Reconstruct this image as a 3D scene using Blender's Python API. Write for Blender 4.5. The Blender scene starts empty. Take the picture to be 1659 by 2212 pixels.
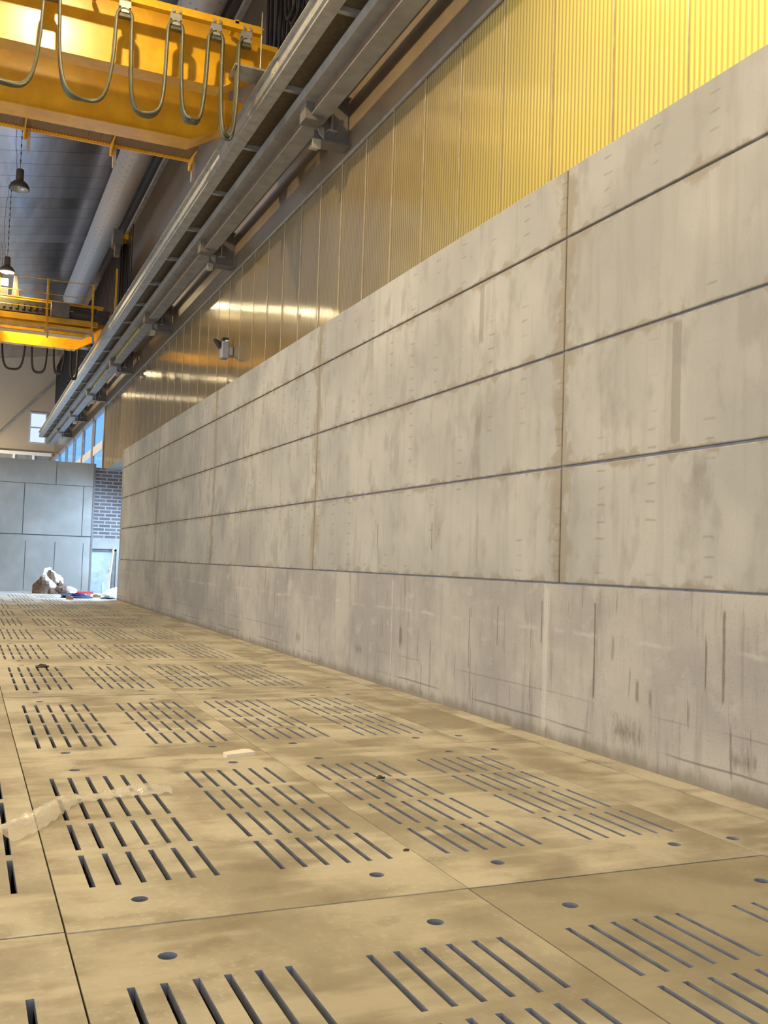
import bpy, math, random
from mathutils import Vector, Matrix
random.seed(7)
D = bpy.data
SC = bpy.context.scene
COL = SC.collection
PI = math.pi

# ------------------------------------------------------------------ camera
F_PX, W_PX = 2105.0, 1659.0
cam_d = D.cameras.new('camera'); cam = D.objects.new('camera', cam_d); COL.objects.link(cam)
RW = ((0.917806, 0.052029, 0.393605), (-0.395627, 0.03662, 0.917681), (0.033332, -0.997974, 0.054194))
M = Matrix([[r[0], -r[1], -r[2], 0] for r in RW] + [[0, 0, 0, 1]])
M.translation = (0, 0, 1.6)
cam.matrix_world = M
cam_d.sensor_fit = 'HORIZONTAL'; cam_d.sensor_width = 36.0
cam_d.lens = 36.0 * F_PX / W_PX
cam_d.clip_end = 300
SC.camera = cam

# ------------------------------------------------------------------ view, world
SC.view_settings.view_transform = 'Standard'
SC.view_settings.look = 'None'
SC.view_settings.gamma = 1
SC.view_settings.use_curve_mapping = False
SC.view_settings.exposure = -0.02
world = D.worlds.new('sky'); SC.world = world; world.use_nodes = True
bg = world.node_tree.nodes['Background']
bg.inputs[0].default_value = (0.72, 0.84, 1.0, 1); bg.inputs[1].default_value = 1.25

def area(name, loc, size, power, color, rot, spread=PI):
    l = D.lights.new(name, 'AREA'); l.shape = 'RECTANGLE'; l.size, l.size_y = size
    l.energy = power; l.color = color; l.spread = spread
    o = D.objects.new(name, l); COL.objects.link(o); o.location = loc; o.rotation_euler = rot
    return o
# daylight entering through the long window bands of the left wall and the gate behind the camera
area('daylight_left_windows', (-13.2, 14, 5.0), (44, 6.0), 3600, (0.80, 0.89, 1.0), (0, -PI/2, 0))
area('daylight_rear_gate', (-3, -7.6, 3.2), (12, 6.0), 520, (0.82, 0.88, 1.0), (PI/2, 0, 0))
# daylight through the opening at the far end of the right wall
area('daylight_side_opening', (7.4, 39.4, 4.35), (2.4, 4.2), 1350, (0.44, 0.66, 1.0), (0, math.radians(36), 0), spread=2.6)

def spot(name, loc, power, color, size=2.9, radius=0.12, rot=(0, 0, 0), blend=0.5):
    l = D.lights.new(name, 'SPOT'); l.energy = power; l.color = color
    l.spot_size = size; l.spot_blend = blend; l.shadow_soft_size = radius
    o = D.objects.new(name, l); COL.objects.link(o); o.location = loc; o.rotation_euler = rot
    return o
WARM = (1.0, 0.76, 0.40)

# ------------------------------------------------------------------ mesh helpers
class MB:
    def __init__(s): s.v = []; s.f = []; s.m = []
    def quad(s, a, b, c, d, mi=0):
        n = len(s.v); s.v += [a, b, c, d]; s.f.append((n, n+1, n+2, n+3)); s.m.append(mi)
    def box(s, x0, x1, y0, y1, z0, z1, mi=0):
        n = len(s.v)
        s.v += [(x0,y0,z0),(x1,y0,z0),(x1,y1,z0),(x0,y1,z0),(x0,y0,z1),(x1,y0,z1),(x1,y1,z1),(x0,y1,z1)]
        for f in ((0,3,2,1),(4,5,6,7),(0,1,5,4),(1,2,6,5),(2,3,7,6),(3,0,4,7)):
            s.f.append(tuple(n+i for i in f)); s.m.append(mi)
    def prism(s, poly, axis, a0, a1, mi=0):
        """poly: 2D points in the plane normal to axis ('x': (y,z), 'y': (x,z), 'z': (x,y))"""
        def P(p, a):
            return {'x': (a, p[0], p[1]), 'y': (p[0], a, p[1]), 'z': (p[0], p[1], a)}[axis]
        n = len(s.v); k = len(poly)
        s.v += [P(p, a0) for p in poly] + [P(p, a1) for p in poly]
        s.f.append(tuple(n+i for i in range(k))); s.m.append(mi)
        s.f.append(tuple(n+k+i for i in reversed(range(k)))); s.m.append(mi)
        for i in range(k):
            j = (i+1) % k
            s.f.append((n+i, n+k+i, n+k+j, n+j)); s.m.append(mi)
    def tube(s, pts, r, seg=8, mi=0, cap=True):
        pts = [Vector(p) for p in pts]; n0 = len(s.v); rr = r if isinstance(r, (list, tuple)) else [r]*len(pts)
        up = None
        for i, p in enumerate(pts):
            t = (pts[min(i+1, len(pts)-1)] - pts[max(i-1, 0)]).normalized()
            if up is None:
                up = Vector((0,0,1)) if abs(t.z) < 0.9 else Vector((0,1,0))
            a = t.cross(up)
            if a.length < 1e-4: a = t.cross(Vector((1,0,0)))
            a.normalize(); b = a.cross(t).normalized(); up = b
            for k in range(seg):
                q = 2*PI*k/seg
                s.v.append(tuple(p + a*math.cos(q)*rr[i] + b*math.sin(q)*rr[i]))
        for i in range(len(pts)-1):
            for k in range(seg):
                l = (k+1) % seg
                s.f.append((n0+i*seg+k, n0+i*seg+l, n0+(i+1)*seg+l, n0+(i+1)*seg+k)); s.m.append(mi)
        if cap:
            s.f.append(tuple(n0+k for k in reversed(range(seg)))); s.m.append(mi)
            e = n0+(len(pts)-1)*seg
            s.f.append(tuple(e+k for k in range(seg))); s.m.append(mi)
    def lathe(s, prof, c, seg=24, mi=0):
        n0 = len(s.v)
        for r, z in prof:
            for k in range(seg):
                q = 2*PI*k/seg; s.v.append((c[0]+r*math.cos(q), c[1]+r*math.sin(q), c[2]+z))
        for i in range(len(prof)-1):
            for k in range(seg):
                l = (k+1) % seg
                s.f.append((n0+i*seg+k, n0+i*seg+l, n0+(i+1)*seg+l, n0+(i+1)*seg+k)); s.m.append(mi)

def wloc(o):
    v = Vector((0,0,0))
    while o: v += o.location; o = o.parent
    return v
def obj(name, mb, mats, parent=None, smooth=False, at=None):
    me = D.meshes.new(name)
    if parent is not None: off = wloc(parent); loc = Vector((0,0,0))
    elif at is not None: off = Vector(at); loc = Vector(at)
    else:
        xs, ys, zs = zip(*mb.v); off = Vector(((min(xs)+max(xs))/2, (min(ys)+max(ys))/2, min(zs))); loc = off.copy()
    me.from_pydata([(x-off.x, y-off.y, z-off.z) for x, y, z in mb.v], [], mb.f)
    if not isinstance(mats, (list, tuple)): mats = [mats]
    for m in mats: me.materials.append(m)
    if len(mats) > 1: me.polygons.foreach_set('material_index', mb.m)
    if smooth: me.polygons.foreach_set('use_smooth', [True]*len(me.polygons))
    me.update()
    o = D.objects.new(name, me); COL.objects.link(o); o.location = loc
    if parent is not None: o.parent = parent
    return o
def tag(o, label=None, cat=None, group=None, kind=None):
    if label: o['label'] = label
    if cat: o['category'] = cat
    if group: o['group'] = group
    if kind: o['kind'] = kind
    return o
def empty(name, loc, **k):
    o = D.objects.new(name, None); COL.objects.link(o); o.location = loc; o.empty_display_size = 0.2
    return tag(o, **k)
def copy_tree(o, parent=None):
    c = o.copy(); COL.objects.link(c); c.parent = parent
    for ch in list(o.children): copy_tree(ch, c)
    return c
def bevel(o, w=0.006, seg=2):
    m = o.modifiers.new('bevel', 'BEVEL'); m.width = w; m.segments = seg; m.limit_method = 'ANGLE'
    return o

# ------------------------------------------------------------------ material helpers
class NT:
    def __init__(s, name, rough=0.6, metal=0.0):
        s.mat = D.materials.new(name); s.mat.use_nodes = True; s.t = s.mat.node_tree
        s.b = s.t.nodes['Principled BSDF']; s.b.inputs['Roughness'].default_value = rough
        s.b.inputs['Metallic'].default_value = metal
        s._pos = None
    def n(s, typ, **k):
        x = s.t.nodes.new(typ)
        for a, b in k.items(): setattr(x, a, b)
        return x
    def lk(s, a, b): s.t.links.new(a, b)
    def pos(s):
        if s._pos is None: s._pos = s.n('ShaderNodeNewGeometry').outputs['Position']
        return s._pos
    def xyz(s):
        x = s.n('ShaderNodeSeparateXYZ'); s.lk(s.pos(), x.inputs[0]); return x.outputs
    def put(s, sock, v):
        if isinstance(v, bpy.types.NodeSocket): s.lk(v, sock)
        elif isinstance(v, (tuple, list)) and len(v) == 3 and sock.type == 'RGBA': sock.default_value = (*v, 1)
        else: sock.default_value = v
    def m(s, op, a, b=0.0, c=0.0, clamp=False):
        x = s.n('ShaderNodeMath', operation=op, use_clamp=clamp)
        s.put(x.inputs[0], a); s.put(x.inputs[1], b); s.put(x.inputs[2], c); return x.outputs[0]
    def noise(s, scale=(1,1,1), sc=1.0, det=4, rough=0.55, off=(0,0,0), vec=None):
        mp = s.n('ShaderNodeMapping'); s.lk(vec or s.pos(), mp.inputs[0])
        mp.inputs['Scale'].default_value = scale; mp.inputs['Location'].default_value = off
        x = s.n('ShaderNodeTexNoise'); s.lk(mp.outputs[0], x.inputs['Vector'])
        x.inputs['Scale'].default_value = sc; x.inputs['Detail'].default_value = det; x.inputs['Roughness'].default_value = rough
        return x.outputs[0]
    def ramp(s, v, a, b, lo=0.0, hi=1.0):
        x = s.n('ShaderNodeMapRange', interpolation_type='SMOOTHSTEP'); s.put(x.inputs[0], v)
        s.put(x.inputs[1], a); s.put(x.inputs[2], b); x.inputs[3].default_value = lo; x.inputs[4].default_value = hi
        return x.outputs[0]
    def mix(s, f, a, b, mode='MIX'):
        x = s.n('ShaderNodeMix', data_type='RGBA', blend_type=mode)
        s.put(x.inputs[0], f); s.put(x.inputs[6], a); s.put(x.inputs[7], b); return x.outputs[2]
    def rect(s, X, y, z, hy, hz, soft=0.02, wob=None, amt=1.0):
        yy = t_y = s.m('ABSOLUTE', s.m('SUBTRACT', X[1], y)); zz = s.m('ABSOLUTE', s.m('SUBTRACT', X[2], z))
        if wob is not None: yy = s.m('ADD', yy, s.m('MULTIPLY', s.m('SUBTRACT', wob, 0.5), soft*3)); zz = s.m('ADD', zz, s.m('MULTIPLY', s.m('SUBTRACT', wob, 0.5), soft*8))
        return s.m('MULTIPLY', s.m('MULTIPLY', s.ramp(yy, hy-soft, hy+soft, 1, 0), s.ramp(zz, hz-soft*3, hz+soft*3, 1, 0)), amt)
    def rects(s, X, col, items, wob, dark):
        f = None
        for it in items:
            r = s.rect(X, *it[:4], soft=it[4], wob=wob, amt=it[5]); f = r if f is None else s.m('MAXIMUM', f, r)
        return s.mix(f, col, dark)
    def rnd(s): return s.n('ShaderNodeObjectInfo').outputs['Random']
    def color(s, v): s.put(s.b.inputs['Base Color'], v); return s
    def bump(s, h, strength=0.3, dist=0.01):
        x = s.n('ShaderNodeBump'); s.put(x.inputs['Height'], h)
        x.inputs['Strength'].default_value = strength; x.inputs['Distance'].default_value = dist
        s.lk(x.outputs[0], s.b.inputs['Normal']); return s

def simple(name, col, rough=0.6, metal=0.0, var=0.12, sc=4.0, bumpy=0.0):
    t = NT(name, rough, metal)
    f = t.noise(sc=sc, det=3)
    c2 = tuple(max(0, c*(1-var*2)) for c in col)
    t.color(t.mix(t.ramp(f, 0.3, 0.7), c2, col))
    if bumpy: t.bump(f, bumpy, 0.01)
    return t.mat

# wall dimensions
XW = 5.20      # concrete face
XC = 5.45      # cladding plane
Y0, PL = 0.74, 7.13          # panel joints at Y0 + k*PL
ZP = [1.477, 2.59, 3.705, 4.82, 5.50]
YEND = 36.6
YFAR = 43.0

def m_panel():
    t = NT('precast concrete', 0.75)
    X = t.xyz()
    big = t.noise(sc=0.55, det=3)
    med = t.noise((1, 1.6, 0.9), sc=2.2, det=4)
    st = t.noise((1, 4.0, 0.35), sc=2.0, det=4, off=(0, 3, 0))
    col = t.mix(t.ramp(big, 0.35, 0.65), (0.375, 0.365, 0.34), (0.505, 0.485, 0.44))
    col = t.mix(t.m('MULTIPLY', t.ramp(med, 0.50, 0.68), 0.62), col, (0.31, 0.295, 0.265))
    col = t.mix(t.m('MULTIPLY', t.ramp(st, 0.48, 0.72), 0.38), col, (0.29, 0.27, 0.235))
    # stains that hug the joints
    dy = t.m('PINGPONG', t.m('SUBTRACT', X[1], Y0 - 20*PL), PL/2)
    dz = t.m('PINGPONG', t.m('SUBTRACT', X[2], 1.477 - 1.1145*4), 1.1145/2)
    nz = t.noise((1, 1.3, 1.3), sc=3.5, det=4, off=(5, 0, 0))
    wy = t.m('MULTIPLY', t.ramp(nz, 0.25, 0.7), 0.30)
    sy = t.ramp(dy, t.m('MULTIPLY', wy, 0.35), t.m('ADD', wy, 0.02), 1, 0)
    wz = t.m('MULTIPLY', t.ramp(nz, 0.35, 0.8), 0.17)
    sz = t.ramp(dz, t.m('MULTIPLY', wz, 0.3), t.m('ADD', wz, 0.012), 1, 0)
    s = t.m('MULTIPLY', t.m('MAXIMUM', sy, sz), 0.62)
    col = t.mix(s, col, (0.27, 0.215, 0.13))
    # short horizontal form marks
    cy = t.m('FRACT', t.m('MULTIPLY', X[1], 1.45)); cz = t.m('FRACT', t.m('MULTIPLY', X[2], 6.6))
    wob = t.noise(sc=6, det=2, off=(2, 2, 2))
    dash = t.m('MULTIPLY', t.ramp(t.m('ABSOLUTE', t.m('SUBTRACT', t.m('ADD', cy, t.m('MULTIPLY', wob, 0.15)), 0.55)), 0.05, 0.11, 1, 0),
               t.ramp(t.m('ABSOLUTE', t.m('SUBTRACT', t.m('ADD', cz, t.m('MULTIPLY', wob, 0.2)), 0.6)), 0.03, 0.10, 1, 0))
    dm = t.m('MULTIPLY', dash, t.ramp(t.noise((1, 0.6, 1.4), sc=1.0, det=2, off=(9, 4, 1)), 0.44, 0.56))
    col = t.mix(t.m('MULTIPLY', dm, 0.42), col, (0.17, 0.15, 0.12))
    # individual marks: patched strips, drips, a scuffed spot
    col = t.rects(X, col, [(6.24, 3.15, 0.055, 0.50, 0.008, 0.55), (9.53, 4.45, 0.05, 0.33, 0.008, 0.5), (9.55, 3.2, 0.07, 0.14, 0.03, 0.6), (9.6, 2.8, 0.10, 0.16, 0.05, 0.5),
        (10.64, 1.97, 0.012, 0.16, 0.004, 0.85), (10.45, 2.02, 0.012, 0.05, 0.004, 0.8), (12.33, 2.0, 0.015, 0.16, 0.005, 0.8), (12.45, 1.92, 0.01, 0.1, 0.005, 0.6),
        (5.97, 2.42, 0.09, 0.10, 0.04, 0.5), (5.88, 2.30, 0.07, 0.10, 0.04, 0.4), (9.5, 1.9, 0.02, 0.3, 0.01, 0.3)], t.noise((1, 3, 1), sc=7, det=3), (0.20, 0.18, 0.145))
    # panel tone
    r = t.rnd(); col = t.mix(t.m('MULTIPLY', r, 0.22), col, (0.27, 0.255, 0.23))
    fine = t.noise(sc=60, det=2)
    col = t.mix(t.ramp(fine, 0.3, 0.7, 0, 0.10), col, (0.25, 0.23, 0.2))
    t.color(col); t.bump(t.m('ADD', fine, med), 0.12, 0.008)
    return t.mat
def m_plinth():
    t = NT('cast concrete', 0.8)
    X = t.xyz()
    big = t.noise((1, 1, 1.2), sc=0.7, det=4)
    st = t.noise((1, 5.0, 0.5), sc=2.2, det=5, rough=0.65)
    col = t.mix(t.ramp(big, 0.35, 0.65), (0.33, 0.31, 0.29), (0.46, 0.43, 0.385))
    col = t.mix(t.m('MULTIPLY', t.ramp(st, 0.48, 0.74), 0.6), col, (0.23, 0.215, 0.195))
    st2 = t.noise((1, 9.0, 0.8), sc=1.6, det=3, off=(0, 7, 3))
    col = t.mix(t.m('MULTIPLY', t.ramp(st2, 0.66, 0.74), 0.6), col, (0.12, 0.10, 0.075))
    bl = t.noise((1, 1, 1.4), sc=3.4, det=4, off=(4, 4, 4))
    col = t.mix(t.m('MULTIPLY', t.ramp(bl, 0.55, 0.75), 0.45), col, (0.52, 0.50, 0.46))
    # formwork lines along the pour
    z2 = t.m('ADD', X[2], t.m('MULTIPLY', t.noise(sc=1.3, det=2), 0.03))
    l1 = t.ramp(t.m('ABSOLUTE', t.m('SUBTRACT', z2, 0.187)), 0.004, 0.013, 1, 0)
    l2 = t.ramp(t.m('ABSOLUTE', t.m('SUBTRACT', z2, 0.46)), 0.003, 0.012, 0.5, 0)
    l3 = t.ramp(t.m('ABSOLUTE', t.m('SUBTRACT', t.m('ADD', z2, t.m('MULTIPLY', t.noise((1, 1, 0), sc=1.1, det=5, rough=0.7), 0.16)), 1.13)), 0.003, 0.03, 1, 0)
    br = t.ramp(t.noise((1, 0.8, 1), sc=0.9, det=1, off=(1, 1, 8)), 0.42, 0.55)
    col = t.mix(t.m('MULTIPLY', t.m('MULTIPLY', t.m('MAXIMUM', l1, l2), 0.65), br), col, (0.13, 0.12, 0.11))
    col = t.mix(t.m('MULTIPLY', t.m('MULTIPLY', l3, t.ramp(bl, 0.4, 0.6)), 0.38), col, (0.58, 0.55, 0.50))
    # vertical form seams
    cy = t.m('PINGPONG', t.m('ADD', X[1], 0.35), 0.62)
    v1 = t.ramp(t.m('ADD', cy, t.m('MULTIPLY', st, 0.01)), 0.006, 0.02, 1, 0)
    vm = t.ramp(t.noise((1, 1.1, 0.9), sc=1.4, det=1, off=(3, 8, 2)), 0.52, 0.60)
    col = t.mix(t.m('MULTIPLY', t.m('MULTIPLY', v1, vm), 0.7), col, (0.12, 0.105, 0.09))
    wob = t.noise((1, 3, 1), sc=9, det=3)
    col = t.rects(X, col, [(7.27, 0.90, 0.010, 0.42, 0.004, 0.85), (8.14, 1.10, 0.010, 0.20, 0.005, 0.6), (5.66, 1.0, 0.014, 0.34, 0.008, 0.7), (9.61, 0.82, 0.012, 0.33, 0.006, 0.5),
        (8.99, 1.0, 0.012, 0.2, 0.006, 0.55), (11.45, 0.7, 0.04, 0.12, 0.02, 0.7), (6.66, 0.62, 0.02, 0.09, 0.01, 0.6), (6.49, 0.58, 0.02, 0.06, 0.01, 0.5), (6.78, 0.26, 0.20, 0.05, 0.04, 0.7), (5.45, 0.27, 0.13, 0.03, 0.03, 0.65),
        (7.0, 0.95, 0.02, 0.1, 0.012, 0.4), (12.9, 0.4, 0.12, 0.03, 0.03, 0.6), (15.6, 0.35, 0.12, 0.04, 0.03, 0.5)], wob, (0.13, 0.115, 0.08))
    col = t.rects(X, col, [(8.06, 0.7, 0.05, 0.75, 0.02, 0.6), (11.74, 0.8, 0.02, 0.6, 0.01, 0.5), (7.95, 0.25, 0.2, 0.2, 0.08, 0.35)], wob, (0.60, 0.57, 0.52))
    # damp foot and splashes
    foot = t.ramp(t.m('ADD', X[2], t.m('MULTIPLY', t.noise((1, 2.5, 1), sc=3, det=4), -0.22)), -0.10, 0.04, 1, 0)
    col = t.mix(t.m('MULTIPLY', foot, 0.65), col, (0.16, 0.13, 0.085))
    fine = t.noise(sc=45, det=3, rough=0.7)
    col = t.mix(t.ramp(fine, 0.55, 0.72, 0, 0.4), col, (0.17, 0.16, 0.145))
    t.color(col); t.bump(t.m('ADD', fine, st), 0.2, 0.01)
    return t.mat
def m_floor():
    t = NT('slab concrete', 0.62)
    X = t.xyz()
    oi = t.n('ShaderNodeObjectInfo'); rv = oi.outputs['Random']; tn = t.n('ShaderNodeSeparateColor'); t.lk(oi.outputs['Color'], tn.inputs[0]); tone = tn.outputs[0]
    cmb = t.n('ShaderNodeCombineXYZ'); t.put(cmb.inputs[0], t.m('MULTIPLY', rv, 37)); t.put(cmb.inputs[1], t.m('MULTIPLY', rv, 91))
    va = t.n('ShaderNodeVectorMath', operation='ADD'); t.lk(t.pos(), va.inputs[0]); t.lk(cmb.outputs[0], va.inputs[1])
    V = va.outputs[0]
    warp = t.noise(sc=1.2, det=3, vec=V)
    big = t.noise((1.0, 0.6, 1), sc=1.3, det=4, vec=V)
    sw = t.noise((0.7, 2.4, 1), sc=1.5, det=4, off=(2, 0, 0), vec=V)
    col = t.mix(t.ramp(big, 0.36, 0.64), (0.29, 0.25, 0.18), (0.49, 0.445, 0.345))
    col = t.mix(t.m('MULTIPLY', t.ramp(sw, 0.5, 0.66), 0.6), col, (0.58, 0.52, 0.40))
    dk = t.noise((0.9, 1.3, 1), sc=2.1, det=5, off=(7, 2, 0), vec=V)
    col = t.mix(t.m('MULTIPLY', t.ramp(dk, 0.50, 0.66), 0.6), col, (0.215, 0.175, 0.115))
    spk = t.noise(sc=26, det=4, rough=0.7, vec=V)
    col = t.mix(t.m('MULTIPLY', t.ramp(spk, 0.52, 0.66), t.ramp(big, 0.4, 0.6, 0.1, 0.5)), col, (0.60, 0.54, 0.42))
    col = t.mix(t.m('MULTIPLY', tone, 0.85), col, (0.22, 0.185, 0.115))
    t.color(col)
    t.put(t.b.inputs['Roughness'], t.ramp(dk, 0.45, 0.7, 0.7, 0.42))
    t.bump(t.m('ADD', spk, t.m('MULTIPLY', warp, 2)), 0.18, 0.006)
    return t.mat
M_PANEL, M_PLINTH, M_FLOOR = m_panel(), m_plinth(), m_floor()
M_SLOT = simple('slot side', (0.30, 0.315, 0.36), 0.45, var=0.15, sc=9)
M_PIT = simple('pit floor', (0.05, 0.045, 0.04), 0.9)
M_FOAM = simple('joint foam', (0.38, 0.38, 0.44), 0.7, sc=7)
M_DARK = simple('dark gap', (0.06, 0.055, 0.05), 0.9)
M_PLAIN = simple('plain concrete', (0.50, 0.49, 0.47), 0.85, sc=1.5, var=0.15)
def m_farwall():
    t = NT('far concrete', 0.8)
    X = t.xyz()
    a = t.noise(sc=0.6, det=4); b = t.noise((3, 1, 0.5), sc=1.5, det=4)
    col = t.mix(t.ramp(a, 0.35, 0.65), (0.25, 0.24, 0.205), (0.33, 0.315, 0.275))
    col = t.mix(t.m('MULTIPLY', t.ramp(b, 0.5, 0.75), 0.35), col, (0.28, 0.27, 0.24))
    t.color(col); return t.mat
M_FAR = m_farwall()
def m_clad(name='cellular sheet', c1=(0.42, 0.31, 0.105), c2=(0.54, 0.41, 0.14), c3=(0.27, 0.20, 0.10), tl=0.35):
    t = NT(name, 0.10)
    a = t.noise((1, 0.9, 0.15), sc=1.0, det=3)
    col = t.mix(t.ramp(a, 0.3, 0.7), c1, c2)
    X = t.xyz()
    cell = t.m('FLOOR', t.m('MULTIPLY', t.m('SUBTRACT', X[1], 0.1), 1/1.06))
    wn = t.n('ShaderNodeTexWhiteNoise', noise_dimensions='1D'); t.lk(cell, wn.inputs['W'])
    col = t.mix(t.m('MULTIPLY', wn.outputs[0], 0.22), col, c3)
    rib = t.m('PINGPONG', X[1], 0.033)
    col = t.mix(t.ramp(rib, 0.004, 0.022, 0.8, 0), col, (0.18, 0.125, 0.07))
    t.color(col)
    t.b.inputs['Specular IOR Level'].default_value = 0.9
    t.b.inputs['IOR'].default_value = 1.6
    if tl:
        trn = t.n('ShaderNodeBsdfTranslucent'); t.lk(t.mix(t.ramp(rib, 0.004, 0.022, 0.75, 0), (1.0, 0.88, 0.26), (0.65, 0.44, 0.12)), trn.inputs[0])
        mx = t.n('ShaderNodeMixShader'); mx.inputs[0].default_value = tl
        out = t.t.nodes['Material Output']
        t.lk(t.b.outputs[0], mx.inputs[1]); t.lk(trn.outputs[0], mx.inputs[2]); t.lk(mx.outputs[0], out.inputs[0])
    return t.mat
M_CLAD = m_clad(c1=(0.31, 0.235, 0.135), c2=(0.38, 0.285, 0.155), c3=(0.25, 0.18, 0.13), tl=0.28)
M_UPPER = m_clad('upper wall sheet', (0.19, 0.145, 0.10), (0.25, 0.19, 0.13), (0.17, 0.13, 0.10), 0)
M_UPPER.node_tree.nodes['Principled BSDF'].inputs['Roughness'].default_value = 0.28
def m_roof():
    t = NT('foil roof sheet', 0.3, 0.95)
    X = t.xyz()
    cell = t.m('FLOOR', t.m('MULTIPLY', X[1], 1/1.17))
    wn = t.n('ShaderNodeTexWhiteNoise', noise_dimensions='1D'); t.lk(cell, wn.inputs['W'])
    a = t.noise((1.4, 0.2, 1), sc=1.6, det=3)
    col = t.mix(t.ramp(a, 0.35, 0.65), (0.42, 0.41, 0.43), (0.56, 0.55, 0.57))
    col = t.mix(t.m('MULTIPLY', wn.outputs[0], 0.3), col, (0.36, 0.35, 0.36))
    fr = t.m('PINGPONG', X[1], 1.17/2)
    col = t.mix(t.ramp(fr, 0.01, 0.03, 0.75, 0), col, (0.10, 0.10, 0.10))
    t.color(col); t.put(t.b.inputs['Roughness'], t.m('ADD', t.m('MULTIPLY', wn.outputs[0], 0.10), 0.20))
    t.bump(a, 0.06, 0.05)
    return t.mat
M_ROOF = m_roof()
def m_duct():
    t = NT('perforated duct', 0.45, 0.2)
    X = t.xyz()
    fy = t.m('PINGPONG', X[1], 0.25); fz = t.m('PINGPONG', X[2], 0.05)
    dot = t.m('MULTIPLY', t.ramp(fy, 0.03, 0.05, 1, 0), t.ramp(fz, 0.012, 0.018, 1, 0))
    sm = t.ramp(t.m('PINGPONG', X[1], 0.9), 0.008, 0.02, 0.4, 0)
    col = t.mix(t.m('MAXIMUM', dot, sm), (0.55, 0.55, 0.57), (0.30, 0.30, 0.31))
    t.color(col); return t.mat
M_DUCT = m_duct()
def m_yellow():
    t = NT('crane yellow paint', 0.30)
    a = t.noise(sc=2.5, det=3)
    col = t.mix(t.ramp(a, 0.35, 0.7), (0.66, 0.33, 0.012), (0.80, 0.43, 0.018))
    t.color(col); t.b.inputs['Specular IOR Level'].default_value = 0.7
    return t.mat
M_YEL = m_yellow()
M_GALV = simple('galvanised steel', (0.50, 0.49, 0.46), 0.42, 0.55, var=0.12, sc=6)
M_STEEL = simple('grey painted steel', (0.33, 0.32, 0.30), 0.5, 0.25, var=0.12, sc=3)
M_BRACK = simple('shadow grey steel', (0.20, 0.18, 0.16), 0.55, 0.2, sc=3)
M_RUNY = simple('yellowish runway paint', (0.46, 0.43, 0.33), 0.45, 0.2, sc=3)
M_CABLE = simple('cable rubber', (0.11, 0.105, 0.06), 0.42, sc=12)
M_BLACKCABLE = simple('dark cable rubber', (0.035, 0.025, 0.022), 0.5, sc=8)
M_LAMPBODY = simple('lamp housing', (0.10, 0.09, 0.07), 0.5, 0.2)
M_LAMPIN = simple('lamp reflector', (0.6, 0.62, 0.62), 0.3, 0.3)
M_CHAIN = simple('chain metal', (0.12, 0.11, 0.10), 0.5, 0.5)
M_WHITE = simple('white paint', (0.75, 0.75, 0.74), 0.5, var=0.06)
M_FRAME = simple('window frame brown', (0.33, 0.20, 0.15), 0.5)
M_ALU = simple('window frame grey', (0.55, 0.60, 0.68), 0.4, 0.3)
M_WOOD = simple('pale timber', (0.55, 0.42, 0.26), 0.7, sc=14)
M_RED = simple('red plastic', (0.55, 0.03, 0.05), 0.5)
M_BLUE = simple('blue cloth', (0.012, 0.015, 0.09), 0.8)
M_BLACK = simple('black plastic', (0.02, 0.02, 0.022), 0.5)
M_CARD = simple('cardboard', (0.40, 0.27, 0.13), 0.85)
M_PAPER = simple('white board offcut', (0.80, 0.72, 0.62), 0.7, var=0.05)
M_SHEET = simple('white plastic sheet', (0.75, 0.78, 0.80), 0.4, var=0.08, sc=8)
M_BROWNBAG = simple('brown sacking', (0.20, 0.13, 0.09), 0.9, var=0.3, sc=12)
M_PEBBLE = simple('dark crumb', (0.08, 0.06, 0.045), 0.9)
M_DARKM = simple('dark machinery', (0.06, 0.05, 0.045), 0.5, 0.3, sc=5)
M_GRAYBOX = simple('grey sheet cabinet', (0.42, 0.43, 0.48), 0.4, 0.3)
def m_hazard():
    t = NT('yellow black marking', 0.5)
    X = t.xyz()
    f = t.m('FRACT', t.m('MULTIPLY', t.m('ADD', X[1], X[2]), 2.2))
    t.color(t.mix(t.m('GREATER_THAN', f, 0.28), (0.10, 0.08, 0.03), (0.70, 0.55, 0.03))); return t.mat
M_HAZ = m_hazard()
def m_mesh(name, col, pitch, wire):
    t = NT(name, 0.5, 0.3)
    X = t.xyz(); t.color(col)
    fx = t.m('LESS_THAN', t.m('FRACT', t.m('MULTIPLY', X[0], 1/pitch)), wire)
    fy = t.m('LESS_THAN', t.m('FRACT', t.m('MULTIPLY', X[1], 1/pitch)), wire)
    t.put(t.b.inputs['Alpha'], t.m('MAXIMUM', fx, fy)); return t.mat
M_GRATE = m_mesh('walkway grating', (0.24, 0.15, 0.06), 0.055, 0.5)
def m_brick():
    t = NT('perforated brick', 0.9)
    X = t.xyz()
    c = t.n('ShaderNodeCombineXYZ'); t.lk(X[0], c.inputs[0]); t.lk(X[2], c.inputs[1])
    b = t.n('ShaderNodeTexBrick'); t.lk(c.outputs[0], b.inputs[0])
    b.inputs['Color1'].default_value = (0.10, 0.085, 0.085, 1); b.inputs['Color2'].default_value = (0.15, 0.13, 0.12, 1)
    b.inputs['Mortar'].default_value = (0.30, 0.29, 0.28, 1); b.inputs['Scale'].default_value = 1.0
    b.inputs['Mortar Size'].default_value = 0.025; b.inputs['Brick Width'].default_value = 0.50; b.inputs['Row Height'].default_value = 0.155
    t.color(b.outputs[0]); t.bump(b.outputs['Fac'], -0.5, 0.01); return t.mat
M_BRICK = m_brick()
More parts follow.
